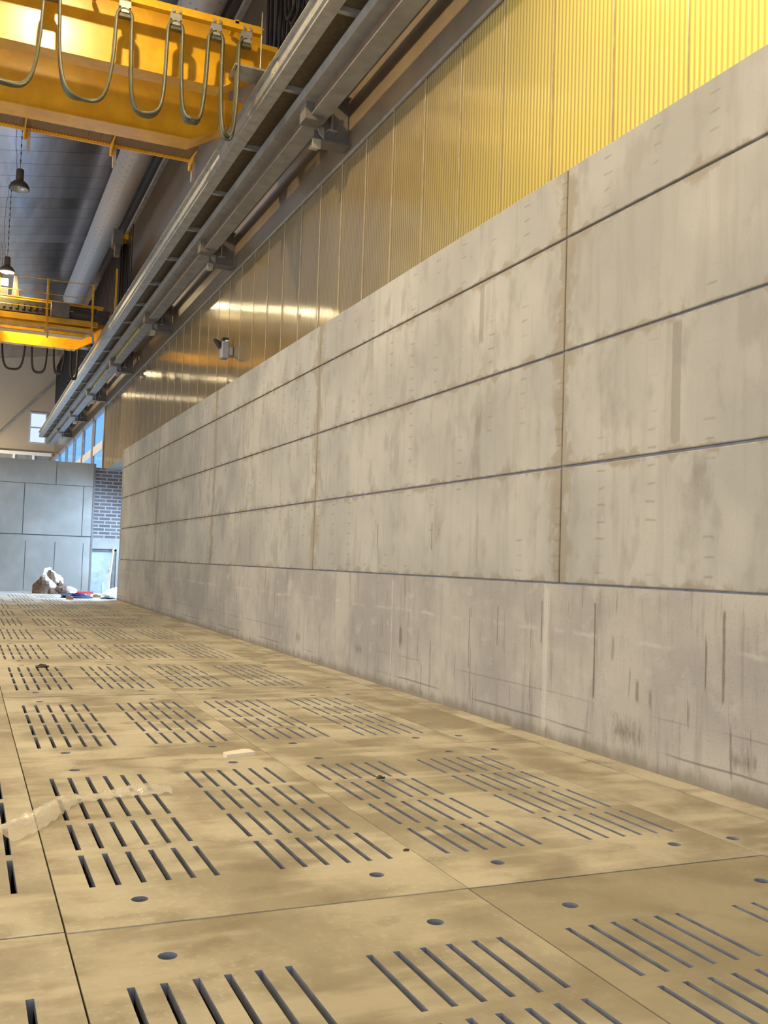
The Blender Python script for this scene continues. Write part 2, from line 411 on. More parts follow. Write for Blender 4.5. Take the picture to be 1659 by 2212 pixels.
def m_glass(name, tint, alpha, rough=0.05):
    t = NT(name); nt = t.t
    out = nt.nodes['Material Output']
    tr = t.n('ShaderNodeBsdfTransparent'); tr.inputs[0].default_value = (*tint, 1)
    gl = t.n('ShaderNodeBsdfGlossy'); gl.inputs['Roughness'].default_value = rough
    gl.inputs[0].default_value = (0.9, 0.92, 0.95, 1)
    mx = t.n('ShaderNodeMixShader'); mx.inputs[0].default_value = alpha
    t.lk(tr.outputs[0], mx.inputs[1]); t.lk(gl.outputs[0], mx.inputs[2]); t.lk(mx.outputs[0], out.inputs[0])
    return t.mat
M_GLASS = m_glass('window glass', (0.55, 0.80, 1.0), 0.10)  # blue of the sky outside is put into the pane tint
M_CLEAR = m_glass('clear window glass', (0.97, 0.98, 1.0), 0.05)
def emis(name, col, st):
    t = NT(name); t.color((0.8, 0.8, 0.8)); t.b.inputs['Emission Color'].default_value = (*col, 1)
    t.b.inputs['Emission Strength'].default_value = st; return t.mat
M_BULB = emis('lit bulb glass', (1.0, 0.86, 0.52), 70)
M_FLOOD = emis('lit floodlight lens', (1.0, 0.80, 0.40), 16)
def m_film():
    t = NT('clear wrapping film', 0.12)
    t.color((0.85, 0.80, 0.70)); t.b.inputs['Alpha'].default_value = 0.40
    t.b.inputs['Specular IOR Level'].default_value = 1.0
    return t.mat
M_FILM = m_film()

# ------------------------------------------------------------------ floor
base = MB(); base.box(-14, 9.5, -9, 43.4, -0.65, -0.5)
floor = tag(obj('floor', base, M_PIT), kind='structure')
XA, XB, XD, XE = -1.446, 0.48, 2.405, 4.33
SLAB_W, SLAB_L, GAP = 1.925, 3.61, 0.007
def slab_mesh(w, l, slots=True):
    mb = MB(); H = -0.22; g = GAP/2
    def cuts(L, segs):
        c = {g, L-g}
        for a, b in segs: c.add(a); c.add(b)
        return sorted(c)
    sx = [(0.16+0.1225*i, 0.16+0.1225*i+0.030) for i in range(6)] + [(1.12+0.1225*i, 1.12+0.1225*i+0.030) for i in range(6)] if slots else []
    sy = [(0.56+0.635*k, 0.56+0.635*k+0.535) for k in range(4)] if slots else []
    hx = [0.36, w-0.36] if slots else [0.09]
    hy = [0.33, l-0.36]; hr = 0.040; hs = 0.06
    # band strips in y: hole rows and slot rows
    def top(x0, x1, y0, y1): mb.quad((x0,y0,0),(x1,y0,0),(x1,y1,0),(x0,y1,0))
    ys = sorted({g, l-g} | {v for s_ in sy for v in s_} | {h+d for h in hy for d in (-hs, hs)})
    for y0, y1 in zip(ys[:-1], ys[1:]):
        ym = (y0+y1)/2
        if any(a <= ym <= b for a, b in sy):
            xs = cuts(w, sx)
            for x0, x1 in zip(xs[:-1], xs[1:]):
                xm = (x0+x1)/2
                if any(a <= xm <= b for a, b in sx):
                    d = -0.038; e = 0.035
                    mb.quad((x0,y0,d),(x0,y0,0),(x0,y1,0),(x0,y1,d), 1); mb.quad((x0-e,y0,H),(x0,y0,d),(x0,y1,d),(x0-e,y1,H), 1)
                    mb.quad((x1,y0,0),(x1,y0,d),(x1,y1,d),(x1,y1,0), 1); mb.quad((x1,y0,d),(x1+e,y0,H),(x1+e,y1,H),(x1,y1,d), 1)
                    mb.quad((x0,y0,0),(x0,y0,H),(x1,y0,H),(x1,y0,0), 1)
                    mb.quad((x0,y1,H),(x0,y1,0),(x1,y1,0),(x1,y1,H), 1)
                else: top(x0, x1, y0, y1)
        elif any(abs(ym-h) < 0.01 for h in hy):
            xs = cuts(w, [(h-hs, h+hs) for h in hx])
            for x0, x1 in zip(xs[:-1], xs[1:]):
                xm = (x0+x1)/2
                if any(abs(xm-h) < 0.01 for h in hx):
                    n = 16; n0 = len(mb.v)
                    for k in range(n):
                        q = 2*PI*k/n + PI/4; c, s_ = math.cos(q), math.sin(q); m_ = max(abs(c), abs(s_))
                        mb.v += [(xm+c/m_*hs, ym+s_/m_*hs, 0), (xm+c*hr, ym+s_*hr, 0), (xm+c*hr, ym+s_*hr, -0.09)]
                    for k in range(n):
                        a, b = n0+3*k, n0+3*((k+1) % n)
                        mb.f.append((a, b, b+1, a+1)); mb.m.append(0)
                        mb.f.append((a+1, b+1, b+2, a+2)); mb.m.append(1)
                    mb.f.append(tuple(n0+3*k+2 for k in range(n))); mb.m.append(1)
                else: top(x0, x1, y0, y1)
        else: top(g, w-g, y0, y1)
    for (a, b) in (((g,g),(w-g,g)), ((w-g,g),(w-g,l-g)), ((w-g,l-g),(g,l-g)), ((g,l-g),(g,g))):
        mb.quad((*a,H),(*b,H),(*b,0),(*a,0))
    return mb
def place_slab(name, proto_mesh, x, y, z):
    o = D.objects.new(name, proto_mesh); COL.objects.link(o); o.parent = floor
    o.color = (random.choice((0.0, 0.05, 0.1, 0.2, 0.3)) if name == 'slotted_slab' else 0.15, 0, 0, 1)
    o.location = (x - floor.location.x, y - floor.location.y, z - floor.location.z)
    return o
def mesh_of(mb, name, mats):
    me = D.meshes.new(name); me.from_pydata(mb.v, [], mb.f)
    for m_ in mats: me.materials.append(m_)
    me.polygons.foreach_set('material_index', mb.m); me.update(); return me
me_s = mesh_of(slab_mesh(SLAB_W, SLAB_L), 'slotted_slab', [M_FLOOR, M_SLOT])
me_p = mesh_of(slab_mesh(4.96-XE, SLAB_L, False), 'plain_slab', [M_FLOOR, M_SLOT])
for r in range(-1, 11):
    y = 0.77 + SLAB_L*r
    for x in (XA, XB, XD):
        sl = place_slab('slotted_slab', me_s, x, y + (0.02 if x == XA else 0) + random.uniform(-0.006, 0.006), random.uniform(-0.004, 0.002))
        if r == 0 and x == XD: sl.color = (0.75, 0, 0, 1)
        if r == 1 and x == XD: sl.color = (0.12, 0, 0, 1)
    place_slab('plain_slab', me_p, XE, y, random.uniform(-0.003, 0.001))
# plain concrete to the left of the slab rows, kerb strip by the wall, threshold of the side opening
b = MB(); b.box(-13.6, XA-0.01, -9, 43.4, -0.22, 0); obj('plain_slab', b, M_FLOOR, floor).color = (0, 0, 0, 1)
b = MB(); b.box(4.972, XW, -9, YEND, -0.22, 0.0); obj('edge_strip', b, M_FLOOR, floor).color = (0, 0, 0, 1)
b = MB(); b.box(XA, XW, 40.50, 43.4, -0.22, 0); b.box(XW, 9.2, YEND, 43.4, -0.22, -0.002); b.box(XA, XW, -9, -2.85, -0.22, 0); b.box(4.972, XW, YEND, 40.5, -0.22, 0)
obj('plain_slab', b, M_PLAIN, floor)  # paler concrete puts the far daylight patch into the floor colour

# ------------------------------------------------------------------ right wall
b = MB(); b.box(XW, 5.42, -6, YEND, -0.2, ZP[0]-0.004)
wall = tag(obj('wall_right', b, M_PLINTH), kind='structure')
b = MB(); b.box(XW+0.035, XC-0.03, -6, YEND-0.03, ZP[0]-0.004, 5.47); obj('joint_filler', b, [M_FOAM], wall)
for k in range(-1, 6):
    ya, yb = Y0+PL*k, min(Y0+PL*(k+1), YEND)
    if k == -1: ya = -6
    for i in range(4):
        g = 0.011; dx = random.uniform(-0.006, 0.006)
        b = MB(); b.box(XW+dx, XC-0.01, ya+g, yb-g, ZP[i]+g, ZP[i+1]-(g if i < 3 else 0))
        p = obj('precast_panel', b, M_PANEL, wall); bevel(p, 0.010, 2)
# pale vertical pour seams of the plinth, slightly proud
for y, w in ((8.02, 0.018), (11.72, 0.010), (15.0, 0.01), (22.3, 0.01), (29.4, 0.01)):
    b = MB(); b.box(XW-0.003, XW+0.01, y, y+w, 0.0, ZP[0]-0.01); obj('pour_seam', b, M_PLINTH, wall)

# ------------------------------------------------------------------ cladding (ribbed glossy sheets)
def ribbed(y0, y1, z0, z1, x, amp, pitch, per=6):
    mb = MB(); n = int((y1-y0)/pitch*per)
    for i in range(n+1):
        y = y0 + (y1-y0)*i/n; ph = 2*PI*(y-y0)/pitch
        xx = x - amp*math.cos(ph)
        mb.v += [(xx, y, z0), (xx, y, z1)]
    for i in range(n): mb.f.append((2*i, 2*i+2, 2*i+3, 2*i+1)); mb.m.append(0)
    return mb
ZT = 8.27
b = ribbed(-6, 44.5, 5.36, 8.25, XC+0.02, 0.0009, 0.066)
clad = tag(obj('wall_right_cladding', b, M_CLAD, smooth=True), kind='structure')
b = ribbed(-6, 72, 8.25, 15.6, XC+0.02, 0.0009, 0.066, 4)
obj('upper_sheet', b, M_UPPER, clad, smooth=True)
b = MB(); b.box(XC+0.03, XC+0.10, -6, 44.5, 8.25, 15.6); b.box(XC+0.03, XC+0.10, 44.5, 72, 8.25, 15.6)
obj('backing_board', b, M_DARK, clad)
mb = MB(); y = 0.1
while y < 44.4:
    mb.box(XC+0.002, XC+0.012, y, y+0.012, 5.40, 8.25); y += 1.06
M_SEAM = simple('sheet joint strip', (0.60, 0.50, 0.34), 0.25)
obj('joint_strip', mb, M_SEAM, clad)
b = MB(); b.box(XC-0.015, XC+0.012, -6, 72, ZT-0.02, ZT+0.03)
tag(obj('trim_1', b, M_GALV), kind='structure')
# canopy slab above the side opening; strip ahead of it added against light leaks
b = MB(); b.box(XC+0.03, 9.2, 34.2, YEND, 5.30, 5.36); b.box(XC-0.02, 9.2, YEND, 44.5, 5.30, 5.36)
tag(obj('trim_2', b, M_STEEL), kind='structure')
# windows of the far part of the right wall
ed = [44.5, 48.9, 53.4, 58.0, 62.7, 67.4, 72.0]
for i in range(6):
    a, c = ed[i], ed[i+1]
    b = MB()
    for (p, q) in ((a, a+0.16), (c-0.30, c)): b.box(XC-0.02, XC+0.10, p, q, 3.0, 8.25)
    w = tag(obj('window_%d' % (i+1), b, M_FRAME), kind='structure')
    b = MB(); b.box(XC, XC+0.08, a+0.16, c-0.30, 8.10, 8.25); b.box(XC, XC+0.08, a+0.16, c-0.3, 3.0, 3.1)
    b.box(XC, XC+0.08, a+0.16, a+0.24, 3.1, 8.10); b.box(XC, XC+0.08, c-0.38, c-0.3, 3.1, 8.10)
    obj('window_frame', b, M_ALU, w)
    b = MB(); b.box(XC+0.03, XC+0.04, a+0.24, c-0.38, 3.1, 8.1); obj('pane', b, M_GLASS, w)
    if i < 3:
        b = MB(); b.box(XC-0.03, XC+0.05, a+0.3, c-0.6, 6.35, 6.75); obj('window_handle_panel', b, M_WHITE, w)

# ------------------------------------------------------------------ far concrete wall, brick end, door
b = MB(); b.box(-14, 5.0, YFAR, YFAR+0.3, -0.2, 5.5)
fw = tag(obj('wall_far', b, M_FAR), kind='structure')
def line(x0, x1, z0, z1): 
    mb = MB(); mb.box(x0, x1, YFAR-0.006, YFAR+0.01, z0, z1); return mb
b = MB()
for a in (4.50,): b.box(-14, 5.0, YFAR-0.005, YFAR+0.01, a, a+0.02)
for a in (2.36,): b.box(-14, 5.0, YFAR-0.008, YFAR+0.01, a, a+0.035)
for x in (2.17, 4.53): b.box(x, x+0.025, YFAR-0.005, YFAR+0.01, 2.36, 4.5)
for x in (3.40,): b.box(x, x+0.02, YFAR-0.005, YFAR+0.01, 4.5, 5.5)
for x in (2.32, 3.48, 4.62): b.box(x, x+0.02, YFAR-0.005, YFAR+0.01, 0.1, 2.1)
obj('pour_joint', b, M_DARK, fw)
b = MB(); b.box(4.93, 5.0, YFAR-0.02, YFAR, 0, 5.45); obj('corner_strip', b, M_BRACK, fw)
b = MB(); b.box(5.0, 8.4, YFAR+0.25, YFAR+0.5, 2.35, 5.36)
wb = tag(obj('wall_brick', b, M_BRICK), kind='structure')
b = MB(); b.box(5.0, 8.4, YFAR+0.22, YFAR+0.5, 1.88, 2.35); b.box(6.05, 8.4, YFAR+0.22, YFAR+0.5, 0, 1.88); obj('lintel', b, M_FAR, wb)
b = MB(); b.box(5.02, 6.05, YFAR+0.36, YFAR+0.42, 0, 1.88)
M_DOOR = simple('pale door sheet', (0.42, 0.47, 0.52), 0.6)
d = tag(obj('door_1', b, M_DOOR), kind='structure')
b = MB(); b.box(5.9, 6.05, YFAR+0.28, YFAR+0.36, 0, 1.88); b.box(5.0, 6.05, YFAR+0.28, YFAR+0.36, 1.80, 1.88); obj('door_frame', b, M_BRACK, d)
b = MB(); b.tube([(5.82, YFAR+0.34, 0.95), (5.82, YFAR+0.28, 0.95), (5.72, YFAR+0.28, 0.95)], 0.014); obj('door_handle', b, M_DARKM, d)

# ------------------------------------------------------------------ gable, left wall, back wall, roof
YG = 72.0
def roof_z(x): return 15.6 + 0.16*(x-5.45)
def m_gable():
    t = NT('gable sheet', 0.5)
    a = t.noise(sc=0.5, det=3); t.color(t.mix(a, (0.34, 0.29, 0.24), (0.44, 0.37, 0.30)))
    return t.mat
M_GABLE = m_gable()
b = MB(); b.box(-14, XC, YG, YG+0.1, 0, 11.15*1 - 2.0)      # below the high window
b = MB()
gx0, gx1, gz0, gz1 = 3.83, 4.80, 9.35, 11.35
b.prism([(-14, 0), (gx0, 0), (gx0, roof_z(gx0)), (-14, roof_z(-14))], 'y', YG, YG+0.1)
b.prism([(gx1, 0), (XC+0.1, 0), (XC+0.1, roof_z(XC+0.1)), (gx1, roof_z(gx1))], 'y', YG, YG+0.1)
b.prism([(gx0, 0), (gx1, 0), (gx1, gz0), (gx0, gz0)], 'y', YG, YG+0.1)
b.prism([(gx0, gz1), (gx1, gz1), (gx1, roof_z(gx1)), (gx0, roof_z(gx0))], 'y', YG, YG+0.1)
wg = tag(obj('wall_gable', b, M_GABLE), kind='structure')
b = MB()
for x0, x1, z0, z1 in ((gx0-.1, gx0, gz0-.1, gz1+.1), (gx1, gx1+.1, gz0-.1, gz1+.1), (gx0, gx1, gz0-.1, gz0), (gx0, gx1, gz1, gz1+.1), (gx0, gx1, 10.33, 10.42)):
    b.box(x0, x1, YG-0.06, YG+0.02, z0, z1)
w = tag(obj('window_7', b, M_ALU), kind='structure')
b = MB(); b.box(gx0, gx1, YG+0.04, YG+0.05, gz0, gz1); obj('pane', b, M_CLEAR, w)
# low strip window of the gable: white frame
b = MB()
b.box(0.5, 5.3, YG-0.25, YG-0.02, 8.40, 8.62)
for x in (1.3, 2.75, 4.02): b.box(x, x+0.16, YG-0.2, YG-0.02, 7.2, 8.40)
w = tag(obj('window_8', b, M_WHITE), kind='structure')
b = MB(); b.box(0.5, 5.2, YG-0.10, YG-0.06, 7.2, 8.4); obj('pane', b, simple('grey pane', (0.22, 0.24, 0.27), 0.15), w)
# left wall with window bands, wall behind the camera
b = MB()
b.box(-14.0, -13.7, -8, YG, -0.2, 1.9); b.box(-14.0, -13.7, -8, YG, 8.1, roof_z(-14))
b.box(-14.0, -13.7, -8, -8+0.4, 1.9, 8.1)
for k in range(0, 11): b.box(-14.0, -13.7, -7.8+7.4*k, -7.4+7.4*k, 1.9, 8.1)
tag(obj('wall_left', b, M_PLAIN), kind='structure')
b = MB(); b.box(-14, -9.4, -8.2, -8, -0.2, 12.4); b.box(3.4, XC, -8.2, -8, -0.2, 15.6)
b.prism([(-9.4, 6.6), (3.4, 6.6), (3.4, roof_z(3.4)), (-9.4, roof_z(-9.4))], 'y', -8.2, -8)
tag(obj('wall_back', b, M_PLAIN), kind='structure')
b = MB(); b.prism([(-14, roof_z(-14)), (XC+0.2, roof_z(XC+0.2)), (XC+0.2, roof_z(XC+0.2)+0.15), (-14, roof_z(-14)+0.15)], 'y', -8.2, YG+0.1)
tag(obj('ceiling', b, M_ROOF), kind='structure')

# ------------------------------------------------------------------ crane runway along the wall
RY0, BAY = 14.62, 7.4
M_WEB = simple('brown web steel', (0.17, 0.11, 0.07), 0.6)
rw = empty('crane_runway', (4.79, 0, 8.6), label='long grey steel crane runway with rung-like walkway supports, running high along the ribbed cladding', cat='crane runway')
YR0, YR1 = -4.0, 66.5
b = MB()   # girder: I section
b.box(4.665, 4.95, YR0, YR1, 8.64, 8.665); b.box(4.51, 4.95, YR0, YR1, 8.83, 8.86); b.box(4.51, 4.535, YR0, YR1, 8.86, 9.0)
gi = obj('girder', b, M_STEEL, rw)
b = MB(); b.box(4.70, 4.72, YR0, YR1, 8.665, 8.83); obj('girder_web', b, M_WEB, gi)  # web in a darker brown than the flanges
b = MB(); b.box(4.98, 5.40, YR0, YR1, 9.235, 9.25); obj('light_stop_plate', b, M_STEEL, rw)  # added plate, stops lamp light reaching the cladding above the girder
b = MB(); b.box(4.765, 4.825, YR0, YR1, 8.86, 9.07); obj('rail', b, M_DARKM, rw)
b = MB()   # outer channel of the walkway
b.box(4.09, 4.115, YR0, YR1, 9.10, 9.40); b.box(4.115, 4.30, YR0, YR1, 9.10, 9.115); b.box(4.02, 4.20, YR0, YR1, 9.40, 9.415)
b.box(4.055, 4.09, YR0, YR1, 9.16, 9.20)
obj('edge_channel', b, M_GALV, rw)
b = MB(); b.box(4.115, 4.70, YR0, YR1, 9.19, 9.205)
M_DECK = simple('deck underside', (0.16, 0.12, 0.07), 0.6, 0.2, sc=10)
obj('walkway_deck', b, M_DECK, rw)
k = 0
y = RY0 - BAY*2
while y < YR1:
    if y > -2:
        b = MB(); b.box(4.16, 4.70, y, y+0.09, 9.115, 9.19); obj('rung', b, M_GALV, rw)
    y += BAY/3
# splice plate seen on the outer channel
b = MB(); b.box(4.075, 4.09, 14.3, 14.62, 9.20, 9.38)
for yy in (14.36, 14.5): b.box(4.065, 4.075, yy, yy+0.05, 9.25, 9.30)
obj('splice_plate', b, M_RUNY, rw)
for p_, q_ in ((31.0, 36.0), (38.5, 42.6)):
    b = MB(); b.box(4.69, 4.70, p_, q_, 8.665, 8.80); obj('hazard_stripe', b, M_HAZ, rw)

def make_bracket():
    r = empty('runway_bracket', (XC, RY0, 8.40), cat='bracket', group='steel brackets carrying the crane runway')
    b = MB()
    b.box(4.87, XC, RY0+0.00, RY0+0.30, 8.40, 8.425)               # bottom flange
    b.box(4.87, 4.985, RY0+0.135, RY0+0.155, 8.425, 8.62); b.box(4.985, XC, RY0+0.135, RY0+0.155, 8.425, 9.20)   # web
    b.box(4.99, XC, RY0+0.00, RY0+0.30, 9.20, 9.225)
    obj('cantilever_arm', b, M_BRACK, r)
    b = MB(); b.prism([(4.87, 8.62), (4.91, 8.50), (4.99, 8.425), (4.99, 8.62)], 'y', RY0-0.02, RY0+0.0)
    obj('seat_plate', b, M_STEEL, r)
    b = MB(); b.box(5.12, 5.145, RY0+0.01, RY0+0.135, 8.62, 8.98); b.box(5.06, 5.22, RY0+0.0, RY0+0.135, 8.60, 8.62); b.prism([(5.05, 8.95), (5.145, 9.02), (5.145, 8.90)], 'y', RY0+0.0, RY0+0.02)
    obj('stiffener', b, M_GALV, r)
    b = MB(); b.box(4.80, 4.94, RY0-0.02, RY0+0.02, 8.26, 8.41); b.box(4.76, 4.90, RY0-0.04, RY0+0.06, 8.245, 8.26)
    obj('end_tab', b, M_GALV, r)
    return r
for k in range(-1, 7):
    yy = RY0+BAY*k; b = MB(); b.box(4.56, 4.86, yy-0.34, yy-0.05, 8.56, 8.83); b.box(4.56, 4.68, yy-0.34, yy-0.05, 8.83, 9.10); obj('bearing_box', b, M_BRACK, rw)
places = ['nearest and largest of the steel runway brackets, below the near crane', 'second steel runway bracket back from the near crane, over bare wall', 'third steel runway bracket, above the brightest lamp streak',
          'steel runway bracket beside the walkway end of the far crane', 'steel runway bracket just above the first tall window', 'small steel runway bracket over the second tall window',
          'small distant steel bracket over the fourth tall window', 'tiny last steel bracket at the gable end of the runway']
proto = make_bracket()
for i in range(-2, 7):
    if i == 0: o = proto
    else: o = copy_tree(proto); o.location.y = RY0 + BAY*i
    if i >= 0: o['label'] = places[i]
    elif i == -1: o['label'] = 'steel runway bracket cut by the top edge of the picture'
    else: 
        for ch in list(o.children): D.objects.remove(ch)
        D.objects.remove(o)

# ------------------------------------------------------------------ bridge cranes
def girder_profile(x1, zb, zt, xe=4.2):
    """outline in (x,z): bottom flat, then slopes up to the end"""
    return [(-13.2, zb), (x1, zb), (xe, zb+0.55), (xe, zt), (-13.2, zt)]
def make_crane(name, label, Yf, s, lamps):
    """Yf: face of the girder that carries the festoon; s=+1 walkway beyond it, -1 walkway in front"""
    r = empty(name, (0, Yf, 9.4), label=label, cat='crane', group='yellow overhead bridge cranes')
    ZB, ZT_ = 9.40, 10.55
    def Y(a, b_): 
        p, q = Yf+s*a, Yf+s*b_; return (min(p, q), max(p, q))
    for (a, b2) in ((0.02, 0.36), (2.25, 2.75)):
        xend = 3.50
        y0, y1 = Y(a+0.05, b2-0.05); m_ = MB()
        m_.prism([(-13.2, ZB+0.02), (xend, ZB+0.02), (4.18, ZB+0.42), (4.18, ZT_), (-13.2, ZT_)], 'y', y0, y1)
        g = obj('girder', m_, M_YEL, r)
        y0, y1 = Y(a, b2); m_ = MB()
        m_.prism([(-13.2, ZB), (xend, ZB), (xend, ZB+0.02), (-13.2, ZB+0.02)], 'y', y0, y1)
        m_.prism([(xend, ZB), (4.18, ZB+0.40), (4.18, ZB+0.42), (xend, ZB+0.02)], 'y', y0, y1)
        obj('bottom_flange', m_, M_YEL, g)
        m_ = MB(); m_.box(-13.2, 4.2, y0, y1, ZT_, ZT_+0.03); obj('top_flange', m_, M_YEL, g)
    y0, y1 = Y(0.45, 0.52); m_ = MB()
    # end carriage
    y0, y1 = Y(-0.5, 3.4); m_ = MB(); m_.box(4.45, 4.95, y0, y1, 9.55, 9.95); m_.box(4.10, 4.45, Y(0.0,0.36)[0], Y(0.0,0.36)[1], 9.8, 10.3); m_.box(4.10, 4.45, Y(2.25,2.75)[0], Y(2.25,2.75)[1], 9.8, 10.3)
    obj('end_carriage', m_, M_YEL, r)
    for q in (-0.25, 3.1):
        yy = Yf+s*q; m_ = MB(); m_.prism([(yy+0.22*math.cos(t*PI/10), 9.33+0.22*math.sin(t*PI/10)) for t in range(20)], 'x', 4.73, 4.86)
        obj('wheel', m_, M_DARKM, r)
    # festoon rail in front of the first girder
    y0, y1 = Y(-0.42, -0.30); m_ = MB(); m_.box(-13, 4.05, y0, y1, 10.22, 10.34)
    for x in (-6, -3.2, -0.6, 1.4, 3.6): m_.box(x, x+0.06, min(Yf, y0), max(Yf, y1), 10.30, 10.36)
    obj('cable_rail', m_, M_YEL, r)
    m_ = MB(); m_.box(3.62, 4.15, Y(-0.45, 0.04)[0], Y(-0.45, 0.04)[1], 9.6, 9.63); m_.tube([(4.05, Yf-s*0.4, 9.62), (4.05, Yf-s*0.4, 10.6)], 0.012)
    obj('end_stop', m_, M_GALV, r)
    # walkway
    y0, y1 = Y(2.78, 3.45); m_ = MB(); m_.box(-13, 3.75, y0, y1, 9.50, 9.512); obj('walkway_grating', m_, M_GRATE, r)
    y0, y1 = Y(3.43, 3.47); m_ = MB(); m_.box(-13, 3.8, y0, y1, 9.46, 9.56)
    obj('toe_board', m_, M_YEL, r)
    for x in (-1.0, 0.62, 2.18, 3.70) + ((4.50,) if s < 0 else ()):
        ya = Yf+s*3.47
        if x > 4:
            m_ = MB(); m_.box(x, x+0.065, ya-s*0.2-0.03, ya-s*0.2+0.03, 9.95, 11.9); obj('railing_post', m_, M_YEL, r); continue
        m_ = MB(); m_.box(x, x+0.065, ya-0.03, ya+0.03, 9.30, 11.15 if x < 4 else 11.9); m_.prism([(Yf+s*2.75, 9.42), (ya, 9.50), (ya, 9.28), (Yf+s*3.05, 9.42)], 'x', x, x+0.02)
        po = obj('railing_post', m_, M_YEL, r)
        m_ = MB(); m_.box(x+0.06, x+0.12, ya-0.05, ya+0.05, 9.08, 9.46); obj('post_clamp', m_, M_GALV, po)
    for z in (10.1, 10.62, 11.12):
        ya = Yf+s*3.47; m_ = MB(); m_.tube([(-1.0, ya, z), (0.65, ya, z), (2.2, ya, z), (3.72, ya, z)], 0.014, 6); obj('railing_bar', m_, M_YEL, r)
    # trolleys and hanging cable loops
    rb = random.Random(3)
    tx = [-2.6, -1.55, -0.35, 0.79, 1.86, 2.65, 3.30, 3.80]
    yc = Yf - s*0.36
    for i, x in enumerate(tx):
        m_ = MB(); m_.box(x-0.09, x+0.09, yc-0.05, yc+0.05, 10.12, 10.30); m_.box(x-0.06, x+0.06, yc-0.07, yc+0.07, 10.02, 10.12)
        for dx in (-0.05, 0.05): m_.tube([(x+dx, yc-0.08, 10.25), (x+dx, yc+0.08, 10.25)], 0.028, 8)
        tr = obj('cable_trolley', m_, M_GALV, r)
        m_ = MB(); m_.prism([(x+0.09*math.cos(q*PI/8), 9.96+0.09*math.sin(q*PI/8)) for q in range(9)], 'y', yc-0.05, yc+0.05)
        obj('saddle', m_, M_CABLE, tr)
    for i in range(len(tx)-1):
        a, b2 = tx[i], tx[i+1]; w = b2-a; drop = 1.42 + rb.uniform(-0.05, 0.05) + (0.12 if i == len(tx)-2 else 0)
        m_ = MB()
        for c in range(4):
            pts = []; off = (c-1.5)*0.034; dd = rb.uniform(-0.03, 0.03); wob = rb.uniform(0, 6)
            # rise over the left saddle, hang, rise over the right saddle
            for q in range(5): 
                t = q/4; pts.append((a+0.115*math.sin(t*PI/2), yc+off, 9.96+0.125*math.cos(t*PI/2)))
            for q in range(1, 24):
                t = q/24; u = 2*t-1
                z = 9.96 - (drop+dd)*(1-abs(u)**3.0)**0.62
                bulge = 0.0
                x = a+0.115 + (w-0.23)*t - (0.06*math.sin(t*2*PI))*(1 if w > .7 else .4)
                pts.append((x, yc+off*(1+0.8*math.sin(3*t*PI+wob)), z))
            for q in range(5):
                t = 1-q/4; pts.append((b2-0.115*math.sin(t*PI/2), yc+off, 9.96+0.125*math.cos(t*PI/2)))
            m_.tube(pts, 0.027 if s > 0 else 0.04, 6)
        obj('cable_loop', m_, M_CABLE if s > 0 else M_BLACKCABLE, r, smooth=True)
    return r
cr1 = make_crane('bridge_crane', 'near yellow double-girder bridge crane with thick cable loops hanging across its lit girder', 15.6, 1, None)
cr2 = make_crane('bridge_crane', 'far yellow bridge crane with railed walkway facing us and dark cable loops below', 38.9, -1, None)
m_ = MB(); m_.box(-13, 3.95, 35.95, 36.10, 10.0, 10.42)
for q_ in range(60): m_.box(-8+q_*0.2, -7.92+q_*0.2, 35.90, 35.95, 10.10, 10.30)
obj('cable_tray', m_, M_DARKM, cr2)
m_ = MB(); m_.box(-13, 3.95, 35.55, 35.6, 9.66, 9.86); obj('kick_plate', m_, M_YEL, cr2)
# machinery on the far crane: drive motor, cabinet, hoist
m_ = MB(); m_.tube([(3.1, 35.6, 10.05), (3.9, 35.6, 10.05)], 0.2, 16); m_.box(3.9, 4.3, 35.4, 35.8, 9.85, 10.25); m_.box(2.95, 3.1, 35.45, 35.75, 9.9, 10.2)
obj('drive_motor', m_, M_DARKM, cr2)
m_ = MB(); m_.box(2.35, 2.95, 35.35, 35.7, 9.85, 10.35); obj('gearbox', m_, M_BRACK, cr2)
ht = obj('hoist_trolley', (lambda m_: (m_.box(-0.9, 0.95, 36.4, 38.8, 10.60, 10.85), m_.box(-0.6, 0.45, 36.9, 38.2, 10.85, 11.5), m_.tube([(-0.7, 37.2, 11.2), (0.5, 37.2, 11.2)], 0.35, 20), m_)[-1])(MB()), M_WHITE, cr2)
m_ = MB(); m_.tube([(1.2, 36.5, 10.58), (1.2, 36.5, 11.35)], [0.13, 0.07], 12); obj('buffer_post', m_, M_WHITE, ht)
m_ = MB(); m_.box(0.62, 0.92, 35.55, 35.62, 10.75, 10.98); obj('floodlight', m_, M_FLOOD, cr2)
spot('crane_floodlight_beam', (0.75, 35.4, 10.9), 420, (1, 0.78, 0.3), size=2.6, radius=0.15, rot=(math.radians(35), 0, math.radians(0)))
spot('crane_under_light', (1.6, 37.9, 10.3), 70, (1, 0.78, 0.3), size=2.4, radius=0.10, rot=(math.radians(50), math.radians(0), math.radians(10)))

